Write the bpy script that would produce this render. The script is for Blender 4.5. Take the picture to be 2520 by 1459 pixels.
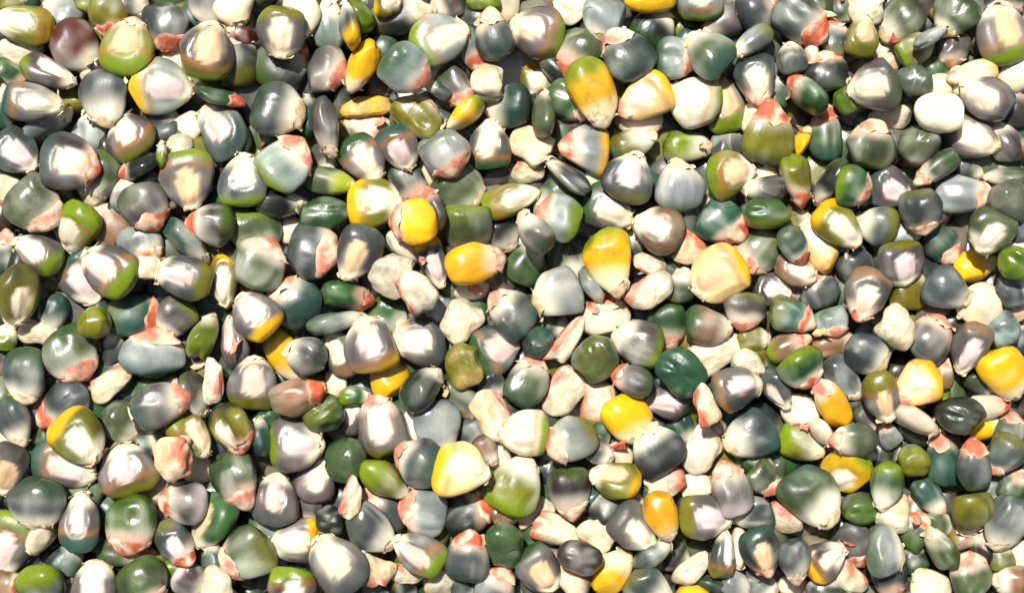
import bpy, math, random
import numpy as np
from mathutils import Matrix, Vector

# ------------------------------------------------------------------ scene, camera, light
for o in list(bpy.data.objects):
    bpy.data.objects.remove(o)
scn = bpy.context.scene
COL = scn.collection
MM = 0.001
U = 0.076 * MM            # metres per picture unit (the picture is 2520 x 1459 units) at the reference height
D = 0.320                 # camera height above the reference height
ZREF = 0.012              # reference height above the table, about the top of the kernels
cam_d = bpy.data.cameras.new('camera')
cam = bpy.data.objects.new('camera', cam_d)
COL.objects.link(cam)
cam.location = (0, 0, D + ZREF)
cam_d.sensor_width = 36.0
cam_d.lens = 36.0 * D / (2520 * U)
cam_d.clip_start = 0.01
cam_d.clip_end = 50
scn.camera = cam
cam_d.dof.use_dof = True
cam_d.dof.focus_distance = D - 0.004
cam_d.dof.aperture_fstop = 12

SUN_EL, SUN_AZ = math.radians(64), math.radians(114)   # azimuth of the sun seen from above, counted from +X
sun_dir = Vector((math.cos(SUN_EL) * math.cos(SUN_AZ), math.cos(SUN_EL) * math.sin(SUN_AZ), math.sin(SUN_EL)))
w = bpy.data.worlds.new('World')
scn.world = w
w.use_nodes = True
nt = w.node_tree
nt.nodes.clear()
sky = nt.nodes.new('ShaderNodeTexSky')
sky.sky_type = 'NISHITA'
sky.sun_disc = False
sky.dust_density = 3.0
sky.ozone_density = 0.4
sky.sun_elevation = SUN_EL
sky.sun_rotation = math.radians(90) - SUN_AZ
bg = nt.nodes.new('ShaderNodeBackground')
bg.inputs['Strength'].default_value = 0.06
wo = nt.nodes.new('ShaderNodeOutputWorld')
nt.links.new(sky.outputs[0], bg.inputs['Color'])
nt.links.new(bg.outputs[0], wo.inputs['Surface'])
sd = bpy.data.lights.new('sun', 'SUN')
sd.energy = 5.0
sd.angle = math.radians(3.0)
sd.color = (1.0, 0.978, 0.94)
so = bpy.data.objects.new('sun', sd)
so.rotation_euler = sun_dir.to_track_quat('Z', 'Y').to_euler()
so.location = sun_dir * 1.0
COL.objects.link(so)
scn.view_settings.view_transform = 'Standard'
scn.view_settings.look = 'None'
scn.view_settings.gamma = 1
scn.view_settings.use_curve_mapping = False
scn.view_settings.exposure = 0.45

# ------------------------------------------------------------------ what the photograph shows
# one line a kernel: x y (picture position inside a sixteenth of the photo), length, width, clock direction of the tip,
# which side is up, colours, colour of the tip, how high it lies in the heap
DATA = """
T 0 0
220 245 560 400 9.3 g OY c 3
600 130 400 400 10 b A n 0
740 460 500 440 4.7 b R c 1
1070 165 380 360 6 b O o 1
1260 465 590 530 12.3 g OL o 3
1650 255 510 440 5.5 b S o 3
2040 500 580 530 12.4 g PL c 3
2330 570 520 380 12 b K p 1
2060 70 400 400 6 b P c 1
2315 85 340 390 5 b C c 2
2375 330 330 200 10 s R p 1
1730 560 250 220 4 b C c 0
200 530 430 280 3 w C c 1
490 730 590 300 3.8 g- PL c 3
90 745 330 250 4 b G o 1
315 1010 600 385 3.2 g PT c 3
20 1050 400 240 12 b T n 1
930 640 320 280 3 b C n 0
1000 965 550 490 6.2 b S c 3
1590 860 590 560 3.3 g AY c 3
2170 945 530 210 3.6 s G o 3
2190 1300 620 480 10.7 g S c 3
1860 1260 280 230 6 b C c 0
1590 1200 340 380 3 b K n 0
1270 1330 470 480 11 g PO n 2
870 1290 400 350 12 b A n 0
500 1230 500 230 1.9 s A c 2
880 10 240 240 3 b O n 0
1280 40 300 260 3 b K n 0
80 -30 250 250 3 b O n 0
T 1 0
245 315 510 480 6 g PO c 3
455 140 450 340 5.8 g C c 1
920 260 470 200 11.6 s SY n 2
720 240 500 300 12 b A c 1
1000 120 430 230 11 s L n 2
1420 160 600 340 2.5 b K c 2
1290 20 260 300 3 g OY c 3
1800 370 590 500 2 g AL c 3
2330 335 530 370 11.6 b S p 3
1880 20 340 340 8 b P n 1
2240 -20 220 320 12 b L n 2
2460 60 300 200 6 b C c 1
260 625 560 520 1.3 b K o 2
705 690 395 510 3.9 b P p 3
1050 665 560 290 6.9 sk Y n 3
1190 830 200 200 6 b R o 0
1240 480 300 260 8 b T n 1
1478 670 500 485 4 b A p 3
2100 450 480 290 5 b T o 1
2270 810 380 320 12 w CY c 3
1800 880 340 160 10 s S n 1
1960 860 420 300 4.7 b P p 1
1100 1035 560 200 2.8 w Y c 3
1090 1240 280 440 12.5 w C o 2
1600 1135 390 540 1.3 bk O c 3
2055 1140 430 210 7.6 s YL n 2
2475 1040 460 440 9 b T c 3
225 1085 520 550 3.4 b S c 3
510 1150 400 180 12 s T n 1
700 1262 590 270 5.6 s P c 3
1420 1445 470 390 5 g PT n 3
2305 1430 500 440 12.3 g PG n 3
T 2 0
250 310 540 520 9.5 g PL c 3
645 540 520 440 6.8 b M o 2
890 190 420 400 6.5 b A c 2
1130 530 560 500 10.8 b S p 3
560 60 340 310 10 g C n 1
1360 0 290 500 12 e YL n 2
1850 -30 440 430 12 g AL n 2
1420 275 400 430 1 b K c 2
2080 220 430 320 8 b P c 1
1930 508 500 460 10.4 b M c 3
1620 570 400 420 3 b AG p 3
2450 80 420 400 2 b S p 2
2370 405 470 230 7.8 b A c 3
2400 800 520 410 5.6 g S p 3
800 920 700 450 5.3 bk YL c 3
1300 970 560 490 7.8 g CY p 3
1780 1000 510 510 9.8 g CL n 2
2095 1030 520 410 11.5 g PL o 2
255 790 360 340 6 g OY n 1
310 1125 470 220 12 s M n 3
560 1000 480 350 4 b G o 2
180 1430 430 350 10 w CY c 3
1735 1445 490 320 3 b L n 3
1200 1420 480 310 2.2 b O c 3
2110 1430 330 270 2 b S c 1
2370 1140 330 200 7 s C c 1
1250 1190 430 280 9 b C n 1
T 3 0
345 195 600 440 4.2 b S o 3
670 380 400 320 11.8 b S p 2
480 50 320 240 12 b M n 1
770 80 330 300 4 b GR c 1
980 85 300 330 6 w C c 2
945 360 430 325 12.5 g O c 3
1310 200 480 390 7.5 b M c 2
1840 165 440 460 7 b M c 3
1595 365 380 150 1.8 s A c 3
1470 480 370 300 2 b OL n 2
1175 520 280 230 12 w C c 1
2310 330 620 530 11.6 g PL c 3
2350 10 300 400 6 b K p 1
1850 480 330 300 6 b P p 1
222 580 320 300 11.7 b P c 3
420 500 300 130 12 s C n 0
550 710 370 410 11.8 b K o 2
30 420 320 260 12 b M n 1
1045 850 520 520 8.7 g P c 3
1390 840 350 300 4 e S n 2
1640 720 330 210 5 b G n 1
1700 560 300 200 5 b K n 0
790 980 300 270 2 e L n 2
370 950 480 250 10.5 s G o 3
90 900 270 220 12 b A n 1
590 1285 570 335 12 b G o 3
1030 1415 470 500 12.4 b M p 3
1220 1135 400 240 9 w C c 2
1655 1115 400 490 12 e C n 3
1600 880 340 250 9 b C n 1
2030 715 500 220 8.5 b CY p 2
2150 950 560 420 10 g PS c 3
2450 730 420 340 8 b C c 2
1850 820 260 130 6 s C n 1
2440 1040 400 270 12 b P p 1
1980 1360 590 440 3.9 g P c 3
2335 1390 470 320 10.8 b P c 2
1470 1425 380 400 4 e P n 2
345 1370 330 140 1 s Y n 1
20 1310 620 530 12.3 b O o 3
T 0 1
165 50 500 440 4.3 g S c 3
690 140 590 560 3.4 g P o 3
960 295 530 400 6.5 b M c 2
1380 185 430 220 8.3 s K o 1
1590 70 270 120 12 s L n 2
1760 20 260 220 6 w C c 1
1850 320 580 550 5.7 g PL c 3
2390 310 520 500 12 g SL c 3
60 450 340 260 6 b C o 1
338 575 560 540 4.5 b M p 3
745 770 490 440 7.3 gc OL n 2
1070 745 430 380 11 b N n 1
1425 580 500 470 5 b P o 3
1220 460 320 270 12 b A n 1
2065 755 490 430 9 b B o 3
1850 915 560 240 4.5 s T n 2
2510 850 520 500 5.5 b ML n 2
1400 950 430 420 5 b A o 2
1450 1170 260 230 3 w C c 2
360 1030 540 370 9.9 g PL c 3
30 1010 400 260 12 b S p 1
180 1440 610 400 6.2 g- O c 3
800 1270 560 500 5 g PT n 2
1065 1195 590 500 10 g PL c 3
1800 1265 570 420 9.5 g SO c 3
2205 1300 500 280 6 g OY c 2
2380 1420 250 200 5 b R o 0
T 1 1
305 150 560 510 1.5 b AL p 3
660 100 250 220 5 b P n 0
715 325 530 270 3.3 b M l 3
1060 110 520 440 5 g PG c 3
1870 50 480 470 5 bk A p 3
1510 365 430 340 5 b S o 2
1180 555 530 520 3 g OY c 3
1545 722 470 455 9 b Y o 4
1740 605 430 230 11.5 s P p 2
2010 390 470 470 4.3 b M c 2
2090 800 500 490 5.5 bc ML n 2
2160 1128 590 400 2.4 b Y p 4
255 560 470 260 3 s K n 1
690 660 330 480 6 e G n 2
40 1130 530 540 1 b M p 3
575 1025 500 560 3.4 b S p 3
1010 1040 570 440 6.7 g P c 3
370 820 300 260 3 b C n 0
1450 970 370 170 4.5 s C n 1
1740 1120 530 280 5.3 g SY c 3
1320 1230 480 430 6.5 w A c 3
1590 1410 440 340 11 w CY o 3
2060 1350 460 260 9 b C c 1
905 1450 540 280 3.4 s G o 3
2430 840 350 350 5 b K n 1
2510 510 580 320 2.5 g OL c 3
2400 1290 320 260 10 b P n 1
1710 240 240 180 5 b C n 1
T 2 1
710 10 490 500 9.2 b AY p 3
150 225 320 210 8 w C o 1
540 270 510 200 10.3 s S n 2
1158 280 500 510 12.6 g S c 3
1660 370 520 500 12 b AG c 3
2160 262 480 480 2.7 g OL n 3
2480 220 260 180 3 b C n 1
2470 420 430 270 9 s B n 2
2490 640 290 440 6 e GL n 2
450 510 490 420 8 b G n 2
460 680 440 460 9.5 b AL p 3
945 595 540 440 3.8 g PG c 3
1440 792 500 480 9.8 g N c 3
218 828 460 310 10.7 s P n 3
2085 757 500 450 4.2 b T o 3
965 1135 680 490 5.5 bk YL c 4
1730 980 350 320 4 w C o 2
160 1125 440 360 1 b G c 2
560 1120 420 350 5 b M c 2
440 1440 490 490 8.3 b A c 3
1190 930 320 220 12 b S n 0
1365 1140 330 220 10 w A o 2
1370 1400 490 330 1.5 w C o 3
2028 1235 570 530 7.9 g CY c 4
1680 1350 320 280 12 b M n 1
2415 1010 480 440 7.3 b M p 2
790 1340 370 190 5 s A c 2
1970 540 280 170 7 s C n 1
1540 1260 300 260 4 b K n 0
850 310 220 180 4 b C n 0
T 3 1
280 330 520 310 5.6 s OL o 3
600 345 480 220 7 s K n 2
850 380 350 390 3.5 b GL p 2
1232 393 470 430 3.8 g P c 3
1665 195 530 240 7.9 b M p 3
1490 80 290 260 7 w N o 1
1955 455 580 380 3.1 b A p 3
2000 190 300 250 4 b S n 1
2370 285 420 190 9 s M n 1
2360 525 400 400 8 e P n 3
1518 630 450 410 5.6 b S o 3
1070 760 410 390 9.5 b S c 2
705 765 550 400 4.4 g OY c 3
505 965 560 300 10.9 g CY c 3
270 955 410 290 5 b T o 4
290 1190 420 310 4 g N p 2
1315 1135 440 470 5.7 g PO c 3
1390 1370 420 370 12 b O n 2
890 1190 400 340 5 b S n 2
960 1440 540 440 6.8 g PN o 3
2108 822 460 460 7.2 g M c 3
2070 1150 440 300 2.5 b Y c 2
2410 1130 330 330 1 e L n 2
2390 830 300 130 12 s R p 1
2500 780 300 240 12 b S n 1
1720 950 410 330 4.5 b T p 1
1350 830 340 230 3 b A n 1
1785 1390 490 440 3.9 b S c 3
510 1390 370 400 11 b S p 2
270 1370 260 220 6 b R o 1
40 1390 360 330 3 g P n 2
840 1000 270 190 9 b P n 1
280 710 240 200 3 b O n 1
2440 1410 350 330 3 b S c 2
2480 980 230 160 3 w C n 1
T 0 2
510 170 380 290 6.3 b T c 2
945 255 290 290 12 e OL n 2
350 375 410 230 3.5 w C c 2
40 400 270 250 1 b L n 2
700 580 560 540 4.7 b MG p 3
1330 180 510 420 3.2 b T o 2
1720 215 410 390 7.2 b PL c 3
1500 560 480 640 12.2 bk AT p 3
1130 510 350 230 12 b S n 1
2005 385 480 270 12.6 s L c 3
2310 430 530 300 11.7 g- PS n 3
2510 180 490 470 10.5 g PY n 3
230 780 560 420 6.2 b S c 3
1090 860 470 270 2 w C o 3
600 1080 570 400 7.8 b S o 2
140 1240 490 330 5.2 b S c 2
1585 1065 600 440 2.5 b P p 3
1930 960 450 230 5.3 s P c 2
2075 840 460 220 12 w C o 3
2490 850 520 490 12 g PO c 3
780 1390 580 520 4.6 g OY c 3
1190 1250 410 360 4.5 b M n 1
1880 1370 510 360 4.8 g- OL c 3
2290 1290 530 420 5 g+ OK o 3
40 1370 260 210 5 b C c 1
470 1440 300 260 4 b T n 1
2260 850 260 220 4 b K n 0
T 1 2
375 45 530 510 10.6 b T p 3
795 250 570 190 2.6 s A c 2
1300 220 410 400 4 b G n 1
1105 480 550 500 11.4 g PY c 4
850 560 460 350 11 g SN n 2
1600 455 540 490 9 g PS o 3
2020 250 450 390 7 w C c 3
2350 520 490 480 2 g SG n 2
290 590 560 300 5 b YL n 2
480 585 430 400 9.7 b P c 4
1290 795 410 400 10.7 bk Y n 3
2040 680 450 350 11.5 w OY c 3
1640 900 500 350 1.5 s K n 3
420 980 570 360 2.3 b N o 3
770 860 260 190 12 w C n 1
668 1145 380 390 5 e G n 3
970 985 310 190 3 b GL n 2
1240 1275 610 490 11.6 g PO p 3
940 1190 340 240 12 g P n 2
1795 1290 540 470 5.7 b A c 3
400 1450 540 540 3 g PL c 3
2050 1040 500 310 4 b M o 2
2320 1170 490 330 11 w C p 2
2140 1350 340 340 5 b S n 1
30 1380 360 230 12 s T n 1
1560 1290 200 160 6 b C n 0
150 1230 260 260 4 b G n 1
1780 120 190 130 6 b A n 1
2320 870 230 210 5 b S n 1
T 2 2
-5 150 530 470 10.4 b S p 3
920 190 410 470 12 b C o 2
1235 460 510 460 9.5 b PL c 3
1530 300 440 370 5.6 b G o 2
1940 295 470 380 3.3 b NG c 3
2040 560 610 340 2.3 w C c 2
2290 150 380 430 6.2 b P p 3
2380 420 320 230 3 b O n 1
250 450 260 270 2 e T n 1
390 290 320 260 3 b K n 0
555 445 570 220 1.3 w C o 3
820 610 460 430 2 ek M n 3
1185 820 430 300 9.8 b P o 3
1650 735 440 510 1 ek G o 3
2208 910 520 430 2.6 g PG c 3
165 830 540 410 12.8 b M p 3
525 955 490 350 7 w C p 2
870 1035 390 340 12.2 w C o 2
1150 1210 510 460 5 b Y n 3
1550 1035 440 350 9 g P c 2
1920 1060 430 240 11.5 w C o 3
120 1340 490 450 9 g CL c 3
580 1410 510 440 8 b AO p 3
850 1370 320 280 5 b G n 1
1680 1310 240 190 5 b T n 1
2335 1350 530 500 8.3 b S c 3
2330 650 230 160 3 w C n 1
2430 610 220 180 3 b OY n 0
1990 1260 220 200 5 b R n 0
T 3 2
250 210 470 350 3.8 bk T o 3
220 490 440 260 2.3 b NL o 2
640 265 300 350 5.5 b A p 3
660 460 460 260 2.7 b N p 2
350 715 390 480 5 b GL o 3
1285 300 410 380 1 w A c 3
1612 405 490 450 1.2 b P p 3
2080 90 400 430 9 b C c 2
1990 510 530 370 6.7 g PN c 3
2285 325 360 310 1 e A n 2
2470 420 310 260 1 b S n 1
2410 90 340 310 5 w A p 2
2350 770 550 450 4.9 b Y c 4
985 570 440 400 4 b S c 2
750 820 490 280 4.8 b A c 2
630 1040 530 290 11 b Y p 3
90 910 430 260 5 g+ S c 2
340 1140 340 390 6 b C p 2
1125 990 520 350 5.5 g PO c 3
1470 865 490 450 8 g CY p 3
1440 1215 470 210 4 s C c 2
1850 1155 370 480 6.5 ek K n 3
2090 875 350 200 4 s S n 2
2200 1085 420 240 2.7 b C o 2
2150 1280 340 230 3 b Y n 1
1740 770 330 210 12.5 b N p 2
1760 930 220 210 3 b L n 0
330 1450 460 320 3.7 b OL c 2
540 1340 310 170 4.7 s C c 2
850 1410 480 320 9 b M p 3
1200 1360 290 210 11 b A p 2
2430 1330 350 330 12.5 b M p 2
900 1100 280 230 5 b K n 0
1020 1210 240 220 5 b P n 0
T 0 3
60 240 530 380 6.6 g P c 3
640 190 630 440 3.6 g PT c 2
1245 250 520 590 11.3 g PO c 3
1690 140 450 390 6 w C o 3
355 575 510 575 6.1 b S c 3
785 765 580 390 12 g PT c 3
830 500 360 380 6 b G n 1
1285 790 600 510 6.1 b F o 3
1790 570 490 420 9.2 b PW o 3
1490 430 220 160 9 w C n 1
2320 360 610 460 5.2 bk M p 3
2100 740 540 390 7 g+ G n 2
80 970 600 470 6.8 g PL n 2
430 910 340 220 7 s C c 2
1725 975 520 340 4.8 g S o 3
1230 1060 530 250 3 b M o 1
640 1130 360 310 1 b T n 1
430 1410 510 470 5.5 bc SL n 3
920 1410 530 460 12 g PN c 3
1420 1385 530 490 5 b M o 3
1865 1350 340 330 4 b PW n 2
2120 1400 430 340 12 w C o 3
2095 1120 310 200 12 s T n 1
2410 1090 570 540 8 b M p 3
70 1370 260 230 3 b N o 1
690 1400 240 200 3 b N n 0
1950 240 300 260 3 b C n 0
1710 1270 220 160 3 b L n 0
1420 20 260 220 3 b T n 0
T 1 3
895 140 410 430 3 ek G n 3
1275 340 570 330 4.2 b OL c 3
1590 165 480 500 9.7 b S p 3
2030 260 550 560 3.4 g CY c 4
590 355 450 400 12.7 gk P c 2
190 545 510 460 12 g PS c 3
940 535 430 210 12.5 w C o 3
1240 640 530 350 10.5 b S p 2
1635 675 480 460 9.4 b A p 3
2110 680 530 400 2 b K o 2
1125 840 560 420 4.3 b S c 3
760 740 270 260 5 e K n 1
400 965 550 440 8.6 gk PY c 3
800 1165 640 520 10.7 g PS c 4
1600 1065 550 400 10 g PL c 3
1210 1230 350 330 3 w C o 3
2090 1095 510 440 12.2 b S o 3
2440 980 470 370 12 ek G n 3
1470 1290 350 180 3.3 w C o 2
1820 1310 360 340 6 w A c 1
2370 1390 430 380 1 b A o 3
360 1440 480 480 6 g PL n 3
2050 1400 310 290 5 b S n 1
1450 1430 320 280 5 b K n 1
1190 1440 300 280 5 b K n 1
520 640 270 210 6 b P n 1
110 870 270 190 3 b A n 1
2350 620 260 170 2 b R p 1
2470 680 240 200 2 b N n 1
2270 60 260 210 5 b N n 1
2370 120 160 130 5 b C n 1
T 2 3
45 395 610 550 1 b OL c 3
575 490 530 430 5.7 b B o 3
1020 350 500 360 9.2 g+ OY c 3
1425 40 510 520 10.8 b S c 3
1870 60 490 350 7 w C n 3
1490 380 300 440 11 w C o 2
1480 710 510 335 5.3 b Y c 4
2165 425 540 380 11.5 b PW p 3
1890 705 530 440 3.4 g PO c 3
2360 670 430 320 9 b S n 2
2500 360 330 310 4.5 b M p 2
930 640 390 350 11 b K n 2
1215 825 530 420 4.5 g PS c 3
445 845 290 470 12.5 w C o 2
820 910 370 310 10 w C n 2
665 1095 330 445 6.5 e B n 3
985 1245 510 400 1.5 b Y c 3
270 1230 500 410 5 g PG n 3
600 1360 360 300 10 w C o 2
1385 1070 420 210 1.9 s A c 2
1590 1100 350 320 4 b K n 1
1780 1225 430 240 1.3 w C n 3
1370 1430 480 430 4 b S c 3
2080 1070 490 270 12.2 g+ SO n 3
2450 1060 500 390 5.5 g K o 3
2230 1020 390 140 6 s C o 1
2210 1380 270 220 4 b A n 1
1770 1490 260 330 12 e Y n 2
2010 1380 460 160 3.7 s K n 1
1075 130 270 240 5 b C n 1
230 660 390 170 2.3 w C n 1
2450 1390 360 290 4 b S n 1
1840 420 270 150 3 b C n 1
1180 550 220 170 4 b N n 1
2440 190 260 220 4 b G n 0
860 70 260 240 4 b P n 1
390 230 260 210 1 b S n 1
T 3 3
450 520 650 550 4.7 b MT c 4
760 240 470 450 7.7 gc YL n 3
1180 415 500 320 6.2 b GL c 3
1422 150 300 295 12 e OL n 3
1735 130 570 370 11.6 b T p 3
2065 205 530 350 12 b S o 3
2330 110 430 360 7.3 b S p 2
2450 410 340 280 1 b M p 2
1610 520 440 265 4.8 b T c 3
1995 675 450 430 6 bc O c 3
2360 780 570 430 6.6 b S c 3
890 610 300 350 12 e M n 2
1265 680 390 340 1 w C c 2
1440 840 370 310 1 b M o 2
1490 610 270 230 12 b N p 1
1690 1005 460 250 11 s F n 3
1995 1275 450 430 11.8 b M p 3
1600 1410 410 420 11 b C c 3
1165 1040 370 530 3 b A c 3
1220 1300 430 390 5.5 b S p 2
870 980 460 340 5.2 b P o 2
570 1135 440 400 2 g PY n 3
268 1175 440 340 5.7 b S o 3
160 750 380 280 4 w A o 2
820 1330 390 260 4.5 w C o 2
560 1440 280 330 12 b S n 2
280 1420 310 210 4.5 b C o 1
1465 1130 290 230 12 b K n 1
2085 1020 310 190 12 s B n 1
2320 1120 270 250 12 b O n 2
2410 1360 340 310 9 b N n 2
2240 1390 220 100 12 s G n 1
955 130 260 180 3 w C n 2
1165 80 300 260 3 b K n 1
1960 900 260 160 3 b N n 1
1690 800 270 210 3 b M n 1
2500 1070 200 180 3 b C p 1
2250 460 220 150 3 b A n 1
60 300 250 220 6 b M n 0
"""
GROUND_SPOTS = [(1262, 165, 30)]

# ------------------------------------------------------------------ colours
def lin(c, k=1.0):
    c = np.array(c, float) / 255.0
    return np.where(c <= 0.04045, c / 12.92, ((c + 0.055) / 1.055) ** 2.4) * k
PAL = {'S': (80, 88, 84), 'K': (44, 50, 42), 'G': (54, 92, 44), 'T': (56, 92, 76), 'L': (130, 152, 8),
       'O': (126, 122, 30), 'Y': (254, 194, 0), 'P': (108, 99, 93), 'R': (104, 52, 42), 'N': (154, 118, 86),
       'B': (64, 52, 46), 'C': (250, 236, 202), 'A': (150, 158, 150), 'F': (80, 108, 32), 'M': (88, 102, 66),
       'W': (230, 214, 208)}
PAL = {k: lin(v, 0.68) for k, v in PAL.items()}
CREAM = lin((252, 240, 206), 0.77)
CREAM_GREY = lin((222, 220, 202), 0.72)
IVORY = lin((253, 236, 204), 0.78)
PINKGERM = lin((246, 222, 214), 0.68)
TIP = {'p': lin((234, 164, 136), 0.74), 'o': lin((224, 110, 72), 0.72), 'c': lin((250, 228, 182), 0.76),
       'n': lin((244, 224, 190), 0.74), 'l': lin((170, 180, 40), 0.74)}

def sstep(a, b, x):
    t = np.clip((x - a) / (b - a), 0, 1)
    return t * t * (3 - 2 * t)

class Noise:
    """smooth noise: a sum of random waves"""
    def __init__(self, rng, freq, n=7):
        k = rng.normal(size=(n, 3))
        k /= np.linalg.norm(k, axis=1)[:, None]
        self.k = k * freq * rng.uniform(0.6, 1.5, size=(n, 1))
        self.p = rng.uniform(0, 6.28, n)
        self.n = n
    def __call__(self, P):
        return np.sin(P @ self.k.T + self.p).sum(1) / math.sqrt(self.n / 2.0)

# ------------------------------------------------------------------ the kernel's shape
GRID = {}
def grid(N, M):
    """rings from tip to crown with a pole at each end: ring parameter, angle, faces"""
    if (N, M) in GRID:
        return GRID[(N, M)]
    i = np.arange(1, N) / N
    uu = 0.55 * (0.5 - 0.5 * np.cos(np.pi * i)) + 0.45 * i
    th = np.arange(M) / M * 2 * np.pi
    u = np.concatenate([[0], np.repeat(uu, M), [1]])
    t = np.concatenate([[0], np.tile(th, N - 1), [0]])
    f = []
    for j in range(M):
        f.append((0, 1 + (j + 1) % M, 1 + j, -1))
    for r in range(N - 2):
        a = 1 + r * M
        for j in range(M):
            k = (j + 1) % M
            f.append((a + j, a + k, a + M + k, a + M + j))
    a = 1 + (N - 2) * M
    e = a + M
    for j in range(M):
        f.append((a + j, a + (j + 1) % M, e, -1))
    GRID[(N, M)] = (u, t, f)
    return GRID[(N, M)]

def normals(V, F):
    n = np.zeros_like(V)
    Fa = np.array([q if q[3] >= 0 else (q[0], q[1], q[2], q[2]) for q in F])
    a, b, c, d = V[Fa[:, 0]], V[Fa[:, 1]], V[Fa[:, 2]], V[Fa[:, 3]]
    fn = np.cross(c - a, d - b)
    tri = Fa[:, 2] == Fa[:, 3]
    fn[tri] = np.cross(b[tri] - a[tri], c[tri] - a[tri])
    for k in range(4):
        if k == 3:
            np.add.at(n, Fa[~tri, 3], fn[~tri])
        else:
            np.add.at(n, Fa[:, k], fn)
    l = np.linalg.norm(n, axis=1)
    l[l == 0] = 1
    return n / l[:, None]

def smax(a, b, p=5):
    return (np.abs(a) ** p + np.abs(b) ** p) ** (1 / p)

def profile(u, c, n, p, q):
    x = np.clip((u - c) / (1 - c), 0, 1)
    y = np.clip((c - u) / c, 0, 1)
    return np.where(u >= c, np.clip(1 - x ** n, 0, 1) ** (1 / n), np.clip(1 - y ** p, 0, 1) ** q)

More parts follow.
